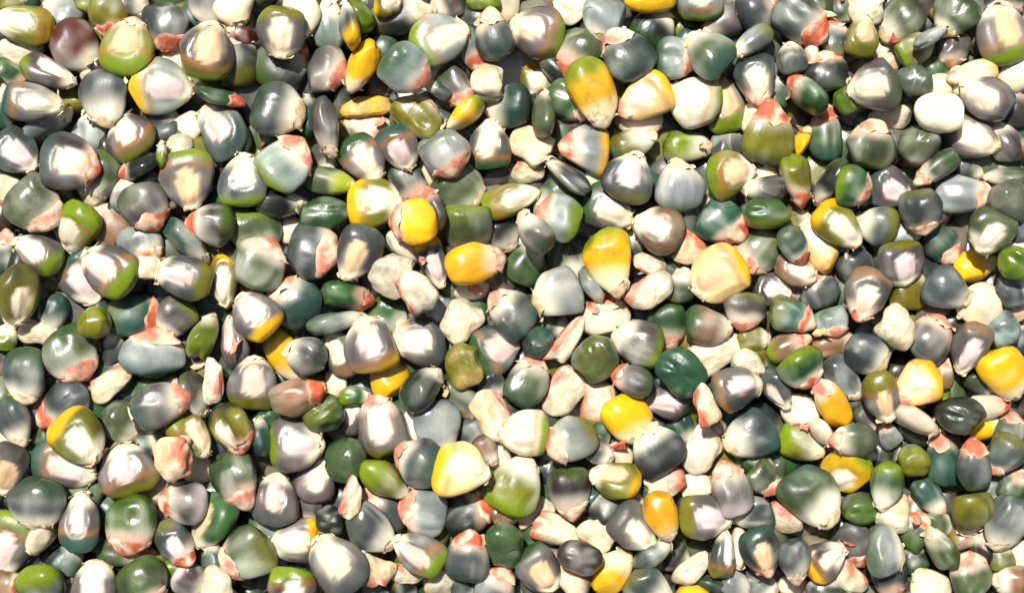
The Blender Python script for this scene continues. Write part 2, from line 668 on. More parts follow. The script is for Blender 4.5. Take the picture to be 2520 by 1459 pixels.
def kernel_shape(rng, face, N, M):
    """unit kernel: y runs from the crown (-0.5) to the tip (+0.5), x is the width, z the thickness, the germ lies on +z"""
    u, th, F = grid(N, M)
    chip = face[0] == 'w'
    c = rng.uniform(0.60, 0.72)
    n = rng.uniform(2.1, 2.7)
    taper = rng.uniform(1.55, 2.5)
    wx = profile(u, c, n, taper, rng.uniform(0.62, 0.80))
    wz = profile(u, c - 0.02, rng.uniform(2.0, 2.4), 2.2, 0.72)
    stub = rng.uniform(0.17, 0.25) * np.sqrt(np.clip(1 - (1 - np.clip(u / 0.05, 0, 1)) ** 2, 0, 1)) * (u < 0.3)
    wx = smax(wx, stub)
    wz = smax(wz, stub * 1.15)
    e = rng.uniform(2.0, 2.25)
    cs, sn = np.cos(th), np.sin(th)
    x = 0.5 * wx * np.sign(cs) * np.abs(cs) ** (2 / e)
    z = 0.5 * wz * np.sign(sn) * np.abs(sn) ** (2 / e)
    y = 0.5 - u
    # one shoulder fuller than the other, axis a little bent
    sk = rng.normal(0, 0.05)
    x = x * (1 + sk * np.sign(x) * 1.2) + rng.normal(0, 0.035) * (u - 0.5) ** 2 * 4
    P = np.stack([x, y, z], 1)
    gx = x / 0.5
    hw = 0.46 * np.clip(0.55 + 0.8 * u, 0.4, 0.95) * rng.uniform(0.85, 1.15)
    u0, hl = rng.uniform(0.38, 0.44), rng.uniform(0.26, 0.34)
    sdv = np.abs((u - u0) / hl) ** 2.4 + np.abs(gx / hw) ** 2.4
    sdv = np.where(z > 0.02, sdv, 9.0)
    n1 = Noise(rng, 5.0)
    n2 = Noise(rng, 11.0)
    # germ side is flatter, the germ lies in a shallow trough with a low crest
    flat = np.where(z > 0, 0.86, 1.0)
    P[:, 2] *= flat
    if face[0] == 'g':
        g = sstep(1.9, 0.9, sdv)
        P[:, 2] -= 0.06 * np.exp(-((sdv - 1.0) / 0.26) ** 2) * sstep(0.88, 0.5, u) + 0.03 * g
        P[:, 2] += rng.uniform(0.03, 0.09) * sstep(0.9, 0.1, sdv) * np.exp(-((gx - rng.normal(0, 0.06)) / 0.16) ** 2)
        P[:, 2] += 0.022 * sstep(1.0, 0.4, sdv) * n2(P * np.array([1.6, 0.7, 1]))
    body = sstep(0.0, 0.25, u)
    amp = 0.018 + 0.012 * rng.random()
    if 'k' in face:
        amp = 0.032
    P = P + (P * np.array([1, 0.8, 1.2])) * (amp * 1.6 * n1(P) + amp * 0.7 * n2(P))[:, None] * body[:, None]
    # flats where the kernel was pressed by its neighbours on the cob
    if not chip:
        for q in range(rng.integers(2, 6)):
            an = rng.uniform(0, 2 * math.pi)
            pn = np.array([math.cos(an), -abs(math.sin(an)) if rng.random() < 0.7 else math.sin(an) * 0.4, rng.normal(0, 0.5)])
            pn /= np.linalg.norm(pn)
            s_ = P @ pn
            lim = s_.max() * rng.uniform(0.77, 0.93)
            over = np.clip(s_ - lim, 0, None)
            P = P - np.outer(over * rng.uniform(0.6, 0.92) * body, pn)
        if rng.random() < 0.35 and face[0] != 'g':
            # a long soft crease on the back
            ax = rng.uniform(-.22, .22)
            P[:, 2] += np.where(z < 0, 0.05, 0) * np.exp(-((P[:, 0] - ax - 0.25 * P[:, 1] * rng.normal()) / 0.05) ** 2) * sstep(0.35, 0.6, u)
    # dents and folds of the dried hull
    for q in range(rng.integers(1, 4)):
        d0 = np.array([rng.uniform(-.4, .4), rng.uniform(-.5, .15), rng.choice([-1, 1]) * 0.45])
        r = rng.uniform(0.10, 0.24)
        wgt = np.exp(-(((P - d0) * np.array([1, 1, .6])) ** 2).sum(1) / r ** 2)
        P = P * (1 - wgt[:, None] * np.array([0.02, 0.02, rng.uniform(0.06, 0.24)]))
    if face[0] == 'e' or 'k' in face or rng.random() < 0.25:
        # the crown is creased across its width
        cr = sstep(0.80, 1.0, u)
        ph = rng.uniform(-.1, .1)
        P[:, 1] += 0.055 * cr * np.exp(-((P[:, 2] - ph) / 0.10) ** 2) * rng.uniform(0.6, 1.3)
        if face[0] == 'e' and 'k' in face:
            P[:, 1] += 0.02 * cr * np.sin(P[:, 2] * 42 + 2 * n1(P))
    if chip:
        # shrunken kernel lying on its side: waisted, humped, with a torn scar
        n3 = Noise(rng, 6.0)
        n4 = Noise(rng, 15.0)
        uw = rng.uniform(0.42, 0.58)
        wa = np.exp(-((u - uw) / 0.17) ** 2)
        fat = np.clip(1.0 - 0.25 * sstep(0.5, 0.0, u), 0, 1)
        P[:, 0] = P[:, 0] * (1 - rng.uniform(0.0, 0.12) * wa) / np.maximum(fat, 0.4) ** 0.5
        P[:, 2] = P[:, 2] * (1 - rng.uniform(0.0, 0.12) * wa)
        P[:, 0] += rng.normal(0, 0.05) * np.cos((u - 0.5) * 5)
        P = P * (1 + 0.045 * n1(P) + 0.045 * n3(P) + 0.028 * n4(P))[:, None]
        side = rng.choice([-1, 1])
        lim = P[:, 0] * side - 0.30 - 0.03 * n4(P)
        P[:, 0] -= side * np.clip(lim, 0, None) * 0.8
        sdv = 1.0 - sstep(0.02, 0.26, P[:, 0] * side + 0.07 * n3(P) + 0.05 * n4(P)) * sstep(0.2, 0.0, P[:, 2])
    return P, F, u, th, sdv, gx

def kernel_colours(rng, P, u, th, sdv, face, code, tip):
    A = PAL[code[0]]
    B = PAL[code[1]] if len(code) > 1 else None
    if face[0] == 'e' and B is not None:
        A, B = B, A
    n1, n2, n3 = Noise(rng, 4.5), Noise(rng, 13.0), Noise(rng, 30.0)
    a, b, c = n1(P), n2(P), n3(P)
    if code == 'CY' and face[0] == 'g':
        A = 0.55 * PAL['Y'] + 0.45 * PAL['C']
    jit = rng.uniform(0.80, 1.20) * np.exp(rng.normal(0, 0.035, 3))
    A = A * jit
    chip = face[0] == 'w'
    rough = np.full(len(u), rng.uniform(0.20, 0.42))
    if chip:
        A = A * 0.35 + CREAM * 0.65 if code[0] in 'ACM' else A
        base = A[None] * (0.92 + 0.10 * a + 0.05 * b)[:, None]
        tan = lin((206, 170, 120), 0.74)
        base = base + (tan - base) * (0.40 * sstep(0.3, 1.5, b + 0.4 * c))[:, None]
        base = base + (lin((212, 168, 108), 0.74) - base) * (0.6 * sstep(-0.1, 1.4, a))[:, None]
        if tip in 'op':
            k = 1 - sdv
            sc = TIP[tip][None] * (0.9 + 0.12 * c)[:, None]
            sc = sc + (CREAM - sc) * (0.6 * sstep(0.2, 1.2, b))[:, None]
            base = base + (sc - base) * (k * 0.9)[:, None]
        if rng.random() < 0.3:
            dk = PAL[rng.choice(list('SMP'))]
            base = base + (dk - base) * (0.8 * sstep(0.72, 0.98, u + 0.05 * a))[:, None]
        # floury grooves, scuffs and shrunken skin
        base = base * (1 - 0.14 * sstep(0.5, 1.6, c) - 0.12 * sstep(0.3, 1.6, -b))[:, None]
        gsk = PAL[rng.choice(list('PMNA'))]
        base = base + (gsk - base) * (0.30 * sstep(0.5, 1.5, -a + 0.3 * b) * rng.uniform(0.2, 1.0))[:, None]
        rough[:] = 0.42
        return np.clip(base, 0.01, 0.95), rough
    yel = code[0] in 'YC'
    pale = CREAM * 0.5 + CREAM_GREY * 0.5 if not yel else CREAM * np.array([1.0, 0.95, 0.8])
    g0 = rng.uniform(0.08, 0.21)
    g1 = g0 + rng.uniform(0.26, 0.42)
    if face[0] == 'g':
        g0 = rng.uniform(0.04, 0.14)
        g1 = g0 + rng.uniform(0.16, 0.26)
    k = sstep(g0, g1, u + 0.06 * a + 0.015 * b)
    if face[0] == 's':
        k = np.clip(k + 0.12, 0, 1)
    col = pale[None] + (A - pale)[None] * k[:, None]
    # a middle band where the hull is thin and the flour shows through
    band = np.exp(-((u - (g1 + 0.10)) / 0.10) ** 2) * rng.uniform(0.0, 0.2)
    col = col + (CREAM_GREY - col) * (band * sstep(-0.6, 0.9, a))[:, None]
    # uneven pigment: cloudy patches where the flour shows through, darker blotches, streaks that run to the tip
    n5 = Noise(rng, 6.0); n6 = Noise(rng, 9.0)
    d5 = n5(P * np.array([1.3, 0.8, 1.3]))
    stk = n6(np.stack([P[:, 0] * 2.4, P[:, 1] * 0.35, P[:, 2] * 2.4], 1))
    if code[0] not in 'YCW':
        amt = rng.uniform(0.2, 0.75) * (0.4 if face[0] == 'g' else 1)
        pt = sstep(0.0, 1.6, d5 + 0.35 * stk) * k * amt
        col = col + (CREAM_GREY * 0.85 - col) * (pt * 0.6)[:, None]
        dk = sstep(0.1, 1.5, -d5 + 0.3 * b) * k * rng.uniform(0.25, 0.6)
        col = col * (1 - dk)[:, None]
        col = col * (1 + 0.10 * stk * k)[:, None]
    col = col * (1 + 0.08 * a * k + 0.04 * b * k)[:, None]
    if B is not None:
        r0 = rng.uniform(0.66, 0.76) - (0.0 if face[0] == 'g' else 0.10)
        rim = sstep(r0, r0 + (0.20 if face[0] == 'g' else 0.36), u + 0.06 * a + 0.02 * b)
        if face[0] == 'g' and code[1] in 'LYOTG' and code[0] in 'PSOAC' and rng.random() < 0.7:
            am = lin((176, 120, 40), 0.74)
            bd = np.exp(-((u + 0.05 * a - r0) / 0.07) ** 2)
            col = col + (am - col) * (bd * 0.55)[:, None]
        col = col + (B * rng.uniform(0.85, 1.1) - col) * (rim * 0.95)[:, None]
    elif code[0] not in 'YCW' and rng.random() < 0.75:
        # crown tinted green or olive
        T2 = PAL[rng.choice(list('MTOGFK'))]
        rim = sstep(0.62, 0.95, u + 0.09 * a)
        col = col + (T2 - col) * (rim * rng.uniform(0.35, 0.8))[:, None]
    if code[0] == 'Y':
        col = col * (1 - 0.06 * sstep(0.4, 1.4, b))[:, None]
    if face[0] == 'g':
        # pale halo round the germ, then the germ itself
        halo = sstep(2.6, 1.2, sdv) * sstep(0.85, 0.45, u)
        pg = code[0] in 'PSAK' and rng.random() < 0.40
        hcol = CREAM * 0.8 if not pg else PAL['P'] * 1.35
        col = col + (hcol - col) * (halo * 0.18)[:, None]
        G = PINKGERM if pg else (IVORY if rng.random() < 0.75 else lin((240, 202, 154), 0.74))
        g = sstep(1.07, 0.92, sdv + 0.03 * b)
        gc = G[None] * (0.97 + 0.05 * b + 0.03 * c)[:, None]
        gc = gc + (lin((232, 190, 144), 0.74) - gc) * (0.38 * sstep(0.1, 1.5, a) + 0.25 * sstep(0.75, 0.95, sdv))[:, None]
        col = col + (gc - col) * g[:, None]
        rough = rough + 0.26 * sstep(1.6, 0.9, sdv)
    # the base near the tip: cream, often flushed pink
    if tip in 'po':
        f = sstep(0.40, 0.08, u + 0.08 * a + 0.03 * b) * (0.55 if face[0] != 'g' else 0.25)
        col = col + (TIP[tip] - col) * f[:, None]
    elif tip == 'l':
        f = sstep(0.62, 0.3, u + 0.12 * a)
        col = col + (TIP['l'] - col) * f[:, None]
    else:
        f = sstep(0.24, 0.06, u + 0.04 * b)
        col = col + (TIP[tip] - col) * (0.6 * f)[:, None]
    rough = rough + 0.25 * sstep(0.22, 0.05, u)
    return np.clip(col, 0.008, 0.95), rough

def tip_cap(rng, dims, shape_seed, face, tip, M=28):
    """ragged papery cap of chaff that wraps the tip: made on the kernel's own outline, a little proud of it"""
    R = 8
    u_edge = {'p': 0.20, 'o': 0.20}.get(tip, 0.105) * rng.uniform(0.85, 1.2)
    if face[0] == 'g' and tip in 'po':
        u_edge *= 0.75
    return R, u_edge

# ------------------------------------------------------------------ how a kernel lies
def basis(face, clk, rng):
    ang = math.radians(90 - clk * 30)
    a = np.array([math.cos(ang), math.sin(ang), 0.0])      # tip direction seen from above
    rgt = np.array([a[1], -a[0], 0.0])                     # right-hand side of it
    up = np.array([0, 0, 1.0])
    pitch = rng.uniform(-0.22, 0.16)                       # tip up is positive
    roll = rng.uniform(-0.22, 0.22)
    f = face[0]
    if f == 'g':
        if '+' in face: roll = rng.uniform(0.55, 0.75)
        elif '-' in face: roll = -rng.uniform(0.55, 0.75)
        if 'c' in face: pitch = -0.6
        Y = a * math.cos(pitch) + up * math.sin(pitch)
        Z0 = up * math.cos(pitch) - a * math.sin(pitch)
        Z = Z0 * math.cos(roll) + rgt * math.sin(roll)
    elif f in 'bw':
        if 'c' in face: pitch = -0.65
        Y = a * math.cos(pitch) + up * math.sin(pitch)
        Z0 = -(up * math.cos(pitch) - a * math.sin(pitch))
        Z = Z0 * math.cos(roll) + rgt * math.sin(roll)
    elif f == 's':
        roll = rng.choice([-1, 1]) * rng.uniform(1.25, 1.6)
        pitch = rng.uniform(-0.25, 0.1)
        Y = a * math.cos(pitch) + up * math.sin(pitch)
        Z0 = -(up * math.cos(pitch) - a * math.sin(pitch))
        Z = Z0 * math.cos(roll) + rgt * math.sin(roll)
    else:                                                  # 'e': crown towards the viewer
        tl = rng.uniform(0.15, 0.5)
        Y = -up * math.cos(tl) + a * math.sin(tl)
        Z = a * math.cos(tl) + up * math.sin(tl)
    X = np.cross(Y, Z)
    return np.stack([X, Y, Z], 1), a, rgt                  # columns are the kernel's axes

def parse():
    out = []
    c = r = 0
    for ln in DATA.strip().splitlines():
        p = ln.split()
        if p[0] == 'T':
            c, r = int(p[1]), int(p[2])
            continue
        x, y, L, W, clk = map(float, p[:5])
        out.append(dict(x=c * 629.8 + x / 4.0, y=r * 364.7 + y / 4.0, L=L / 4.0, W=W / 4.0, clk=clk,
                        face=p[5], code=p[6], tip=p[7], lay=int(p[8])))
    return out
KERNELS = parse()

def build_kernel(k, seed, N=26, M=36):
    """world-size kernel in its pose, centred on its outline seen from above"""
    rng = np.random.default_rng(seed)
    P, F, u, th, sdv, gx = kernel_shape(rng, k['face'], N, M)
    C, rough = kernel_colours(rng, P, u, th, sdv, k['face'], k['code'], k['tip'])
    L, W = k['L'] * U * 1.035, k['W'] * U * 1.035
    if k['lay'] == 2:
        L, W = L * 1.05, W * 1.05
    if k['lay'] <= 1:
        L, W = max(L * 1.08, 85 * U), max(W * 1.08, 70 * U if k['face'][0] != 's' else W)
    R, a, rgt = basis(k['face'], k['clk'], rng)
    f = k['face'][0]
    m = math.sqrt(L * W)
    nominal = 118 * U
    if f == 's':
        dims = np.array([min(max(L * 0.9, 80 * U), nominal), L, W])
    elif f == 'e':
        dims = np.array([W, nominal * 0.95, L])
    elif f == 'w':
        dims = np.array([W, L, min(W, L) * 0.6])
    else:
        dims = np.array([W, L, min(0.64 * m, 0.66 * nominal, 0.85 * W + 8 * U)])
    tr = dims[2] / dims[0]
    for it in range(5):
        V = (P * dims) @ R.T
        ea = np.ptp(V @ a)
        ep = np.ptp(V @ rgt)
        if f == 's':
            dims[1] *= L / ea; dims[2] *= np.clip(W / ep, 0.7, 1.4); dims[2] = min(dims[2], 0.95 * dims[0] + W)
        elif f == 'e':
            dims[2] *= np.clip(L / ea, .7, 1.4); dims[0] *= W / ep
        else:
            dims[1] *= np.clip(L / ea, .7, 1.4); dims[0] *= np.clip(W / ep, .7, 1.4)
            if '+' in k['face'] or '-' in k['face']:
                dims[2] = dims[0] * tr
    V = (P * dims) @ R.T
    ca = (V @ a).max() / 2 + (V @ a).min() / 2
    cp = (V @ rgt).max() / 2 + (V @ rgt).min() / 2
    off = a * ca + rgt * cp
    off[2] = V[:, 2].min()
    return dict(P=P * dims, dims=dims, R=R, off=off, F=F, u=u, th=th, sdv=sdv, C=C, rough=rough, seed=seed)

# ------------------------------------------------------------------ the heap: every kernel is dropped on what lies below it
HC = 0.35 * MM
HX0, HY0 = -0.150, -0.110
HNX, HNY = int(0.300 / HC), int(0.220 / HC)
H = np.zeros((HNX, HNY))
ID = np.full((HNX, HNY), -1, int)

def footprint(V, F):
    """lower and upper surface on the height grid"""
    ix = ((V[:, 0] - HX0) / HC).astype(int)
    iy = ((V[:, 1] - HY0) / HC).astype(int)
    x0, x1, y0, y1 = ix.min() - 1, ix.max() + 2, iy.min() - 1, iy.max() + 2
    lo = np.full((x1 - x0 + 1, y1 - y0 + 1), 9.0)
    hi = np.full_like(lo, -9.0)
    Fa = np.array([q if q[3] >= 0 else (q[0], q[1], q[2], q[2]) for q in F])
    mid = V[Fa].mean(1)
    pts = np.concatenate([V, mid, (V[Fa[:, 0]] + V[Fa[:, 1]]) / 2, (V[Fa[:, 1]] + V[Fa[:, 2]]) / 2])
    ix = ((pts[:, 0] - HX0) / HC).astype(int) - x0
    iy = ((pts[:, 1] - HY0) / HC).astype(int) - y0
    np.minimum.at(lo, (ix, iy), pts[:, 2])
    np.maximum.at(hi, (ix, iy), pts[:, 2])
    return x0, y0, lo, hi

def drop(V, F, pct, idn):
    x0, y0, lo, hi = footprint(V, F)
    m = hi > -1
    sx, sy = slice(x0, x0 + lo.shape[0]), slice(y0, y0 + lo.shape[1])
    if x0 < 0 or y0 < 0 or sx.stop > HNX or sy.stop > HNY:
        return None
    h = H[sx, sy]
    need = (h - lo)[m]
    z = max(np.percentile(need, pct), -lo[m].min())
    top = hi + z
    upd = m & (top > h)
    H[sx, sy] = np.where(upd, top, h)
    ID[sx, sy] = np.where(upd, idn, ID[sx, sy])
    return z

def px(x, y, z):
    """picture position -> place on the level z"""
    s = (D - (z - ZREF)) / D
    return (x - 1260) * U * s, (729.5 - y) * U * s, s

# bottom of the heap: loose kernels nobody can count, mostly hidden
rngF = np.random.default_rng(5)
FILL = []
def try_fill(x, y, deep, codes, pct, faces='bbbse'):
    xr, yr = x / U + 1260, 729.5 - y / U
    for gx_, gy_, r in GROUND_SPOTS:
        if math.hypot(xr - gx_, yr - gy_) < r + 62:
            return
    k = dict(L=rngF.uniform(100, 128), W=rngF.uniform(95, 125), clk=rngF.uniform(0, 12), face=str(rngF.choice(list(faces))),
             code=str(rngF.choice(list(codes))), tip=str(rngF.choice(list('ccpon'))), lay=2)
    if k['face'] == 's': k['W'] = 62
    if k['face'] == 'e': k['L'] = 72
    b = build_kernel(k, int(rngF.integers(1 << 30)), 12, 16)
    if deep:
        b['C'] = b['C'] * 0.25 + PAL[k['code'][0]] * 0.75  # pale tips toned down to dark hull colour, imitating shade in the gaps
    V = b['P'] @ b['R'].T - b['off'] + np.array([x, y, 0])
    z = drop(V, b['F'], pct, -2)
    if z is None:
        return
    V[:, 2] += z
    FILL.append((V, b['F'], b['C'], b['rough']))
FX, FY = 0.112, 0.072
step = 0.0068
for i in range(int(2 * FX / step) + 1):
    for j in range(int(2 * FY / step) + 1):
        x = -FX + (i + 0.5 * (j % 2)) * step + rngF.normal(0, 0.0012)
        y = -FY + j * step + rngF.normal(0, 0.0012)
        try_fill(x, y, 1, 'KKSSMGTPOB', 55, 'bbbs')  # mostly dark hulls, so the gaps read as deep shadow
for q in range(300):
    try_fill(rngF.uniform(-FX, FX), rngF.uniform(-FY, FY), 1, 'KKSMMGTPOB', 52, 'bbbs')
# the heap goes on a little beyond the picture
for q in range(330):
    x, y = rngF.uniform(-FX, FX), rngF.uniform(-FY, FY)
    inx, iny = abs(x) < 0.0985, abs(y) < 0.0585
    if inx and iny:
        continue
    try_fill(x, y, 0, 'KSSMMGTPPOACCYLN', 70, 'bbbgse')

order = sorted(range(len(KERNELS)), key=lambda i: (KERNELS[i]['lay'], KERNELS[i]['y'] * 0.0 + (i * 7919) % 101))
BUILT = {}
for i in order:
    k = KERNELS[i]
    b = build_kernel(k, 1000 + i)
    pct = {0: 55, 1: 66, 2: 80, 3: 88, 4: 92}[k['lay']]
    z = 0.010
    Hs, Is = H.copy() if False else None, None
    # find the level first (two rounds), then settle
    for it in range(2):
        x, y, s = px(k['x'], k['y'], z + 0.003)
        V = (b['P'] * s) @ b['R'].T - b['off'] * s + np.array([x, y, 0])
        x0, y0, lo, hi = footprint(V, b['F'])
        if x0 < 0 or y0 < 0 or x0 + lo.shape[0] > HNX or y0 + lo.shape[1] > HNY:
            break
        m = hi > -1
        z = max(np.percentile((H[x0:x0 + lo.shape[0], y0:y0 + lo.shape[1]] - lo)[m], pct), 0)
    zz = drop(V, b['F'], pct, i)
    b['pos'] = np.array([x, y, z if zz is None else zz])
    b['s'] = s
    BUILT[i] = b

# how much of each kernel shows
vis = {i: 0 for i in BUILT}
xs = HX0 + (np.arange(HNX) + 0.5) * HC
ys = HY0 + (np.arange(HNY) + 0.5) * HC
inside = (np.abs(xs) < 1260 * U)[:, None] & (np.abs(ys) < 729 * U)[None]
idc, cnt = np.unique(ID[inside], return_counts=True)
for a_, c_ in zip(idc, cnt):
    if a_ >= 0:
        vis[int(a_)] = int(c_)

# ------------------------------------------------------------------ materials
def kernel_material(name, fine=0.10, bump=0.12, spots=False, sss=0.28, bump_scale=2600.0, streak=True, coat=0.0, wrinkle=0.17):
    m = bpy.data.materials.new(name)
    m.use_nodes = True
    t = m.node_tree
    N, Lk = t.nodes, t.links
    bsdf = N['Principled BSDF']
    col = N.new('ShaderNodeAttribute'); col.attribute_name = 'Col'
    rg = N.new('ShaderNodeAttribute'); rg.attribute_name = 'gloss'
    tc = N.new('ShaderNodeTexCoord')
    oi = N.new('ShaderNodeObjectInfo')
    wv = N.new('ShaderNodeMath'); wv.operation = 'MULTIPLY'; wv.inputs[1].default_value = 91.0
    Lk.new(oi.outputs['Random'], wv.inputs[0])
    def noise(scale, detail, stretch=None, rough=0.55):
        n = N.new('ShaderNodeTexNoise'); n.noise_dimensions = '4D'
        n.inputs['Scale'].default_value = scale
        n.inputs['Detail'].default_value = detail
        n.inputs['Roughness'].default_value = rough
        Lk.new(wv.outputs[0], n.inputs['W'])
        if stretch:
            mp = N.new('ShaderNodeMapping'); mp.inputs['Scale'].default_value = stretch
            Lk.new(tc.outputs['Object'], mp.inputs['Vector'])
            Lk.new(mp.outputs[0], n.inputs['Vector'])
        else:
            Lk.new(tc.outputs['Object'], n.inputs['Vector'])
        return n
    def remap(src, a, b, lo, hi):
        r = N.new('ShaderNodeMapRange')
        r.inputs['From Min'].default_value = a; r.inputs['From Max'].default_value = b
        r.inputs['To Min'].default_value = lo; r.inputs['To Max'].default_value = hi
        Lk.new(src, r.inputs['Value'])
        return r.outputs[0]
    def mul(a, b):
        x = N.new('ShaderNodeMath'); x.operation = 'MULTIPLY'
        Lk.new(a, x.inputs[0]); Lk.new(b, x.inputs[1])
        return x.outputs[0]
    st = noise(1.0, 3, (1500, 420, 1500)) if streak else noise(1500, 4)
    bl = noise(520, 3)
    f = mul(remap(st.outputs['Fac'], 0.3, 0.7, 1 - fine, 1 + fine), remap(bl.outputs['Fac'], 0.3, 0.7, 1 - fine * 1.2, 1 + fine * 1.2))
    mx = N.new('ShaderNodeVectorMath'); mx.operation = 'SCALE'
    Lk.new(col.outputs['Color'], mx.inputs[0]); Lk.new(f, mx.inputs['Scale'])
    out = mx.outputs[0]
    if spots:
        sp = noise(430, 6, rough=0.72)
        k = remap(sp.outputs['Fac'], 0.53, 0.66, 0.0, 0.7)
        mm = N.new('ShaderNodeMix'); mm.data_type = 'RGBA'
        Lk.new(k, mm.inputs[0]); Lk.new(out, mm.inputs[6])
        mm.inputs[7].default_value = (0.15, 0.17, 0.05, 1)
        out = mm.outputs[2]
    Lk.new(out, bsdf.inputs['Base Color'])
    rn = noise(900, 3)
    ad = N.new('ShaderNodeMath'); ad.operation = 'ADD'
    Lk.new(rg.outputs['Fac'], ad.inputs[0]); Lk.new(remap(rn.outputs['Fac'], 0.3, 0.7, -0.05, 0.09), ad.inputs[1])
    Lk.new(ad.outputs[0], bsdf.inputs['Roughness'])
    bsdf.inputs['Subsurface Weight'].default_value = sss
    bsdf.inputs['Subsurface Radius'].default_value = (1.0, 0.75, 0.45)
    bsdf.inputs['Subsurface Scale'].default_value = 0.0014
    bsdf.inputs['IOR'].default_value = 1.5
    bsdf.inputs['Specular IOR Level'].default_value = 0.42
    bsdf.inputs['Coat Weight'].default_value = coat
    bsdf.inputs['Coat Roughness'].default_value = 0.09
    bn = noise(bump_scale, 4)
    wn = noise(1.0, 3, (760, 240, 760), 0.6)
    b0 = N.new('ShaderNodeBump')
    b0.inputs['Strength'].default_value = wrinkle
    b0.inputs['Distance'].default_value = 0.0006
    Lk.new(wn.outputs['Fac'], b0.inputs['Height'])
    bp = N.new('ShaderNodeBump')
    Lk.new(b0.outputs[0], bp.inputs['Normal'])
    bp.inputs['Strength'].default_value = bump
    bp.inputs['Distance'].default_value = 0.0002
    Lk.new(bn.outputs['Fac'], bp.inputs['Height'])
    Lk.new(bp.outputs[0], bsdf.inputs['Normal'])
    return m
M_HULL = kernel_material('hull', fine=0.07, bump=0.08, coat=0.0)
M_SPOT = kernel_material('spotted_hull', fine=0.08, bump=0.10, spots=True, coat=0.0)
M_GERM = kernel_material('germ', fine=0.06, bump=0.25, bump_scale=1600)
M_TIP = kernel_material('chaff', fine=0.20, bump=0.8, sss=0.05, bump_scale=2200, streak=True)
M_CHIP = kernel_material('broken_kernel', fine=0.10, bump=0.9, bump_scale=1100, streak=True, wrinkle=0.6)

# ------------------------------------------------------------------ mesh output
def make_mesh(name, V, F, C, rough, Nrm, mat):
    me = bpy.data.meshes.new(name)
    me.from_pydata(V.tolist(), [], [f if f[3] >= 0 else f[:3] for f in F])
    me.polygons.foreach_set('use_smooth', [True] * len(me.polygons))
    at = me.attributes.new('Col', 'FLOAT_COLOR', 'POINT')
    at.data.foreach_set('color', np.concatenate([C, np.ones((len(C), 1))], 1).astype(np.float32).ravel())
    ar = me.attributes.new('gloss', 'FLOAT', 'POINT')
    ar.data.foreach_set('value', np.asarray(rough, np.float32))
    if Nrm is not None:
        me.normals_split_custom_set_from_vertices(Nrm.tolist())
    me.materials.append(mat)
    return me

def subset(F, keep, n):
    used = np.zeros(n, bool)
    Fk = [f for f, q in zip(F, keep) if q]
    for f in Fk:
        for v in f:
            if v >= 0:
                used[v] = True
    idx = np.cumsum(used) - 1
    return [tuple(int(idx[v]) if v >= 0 else -1 for v in f) for f in Fk], used

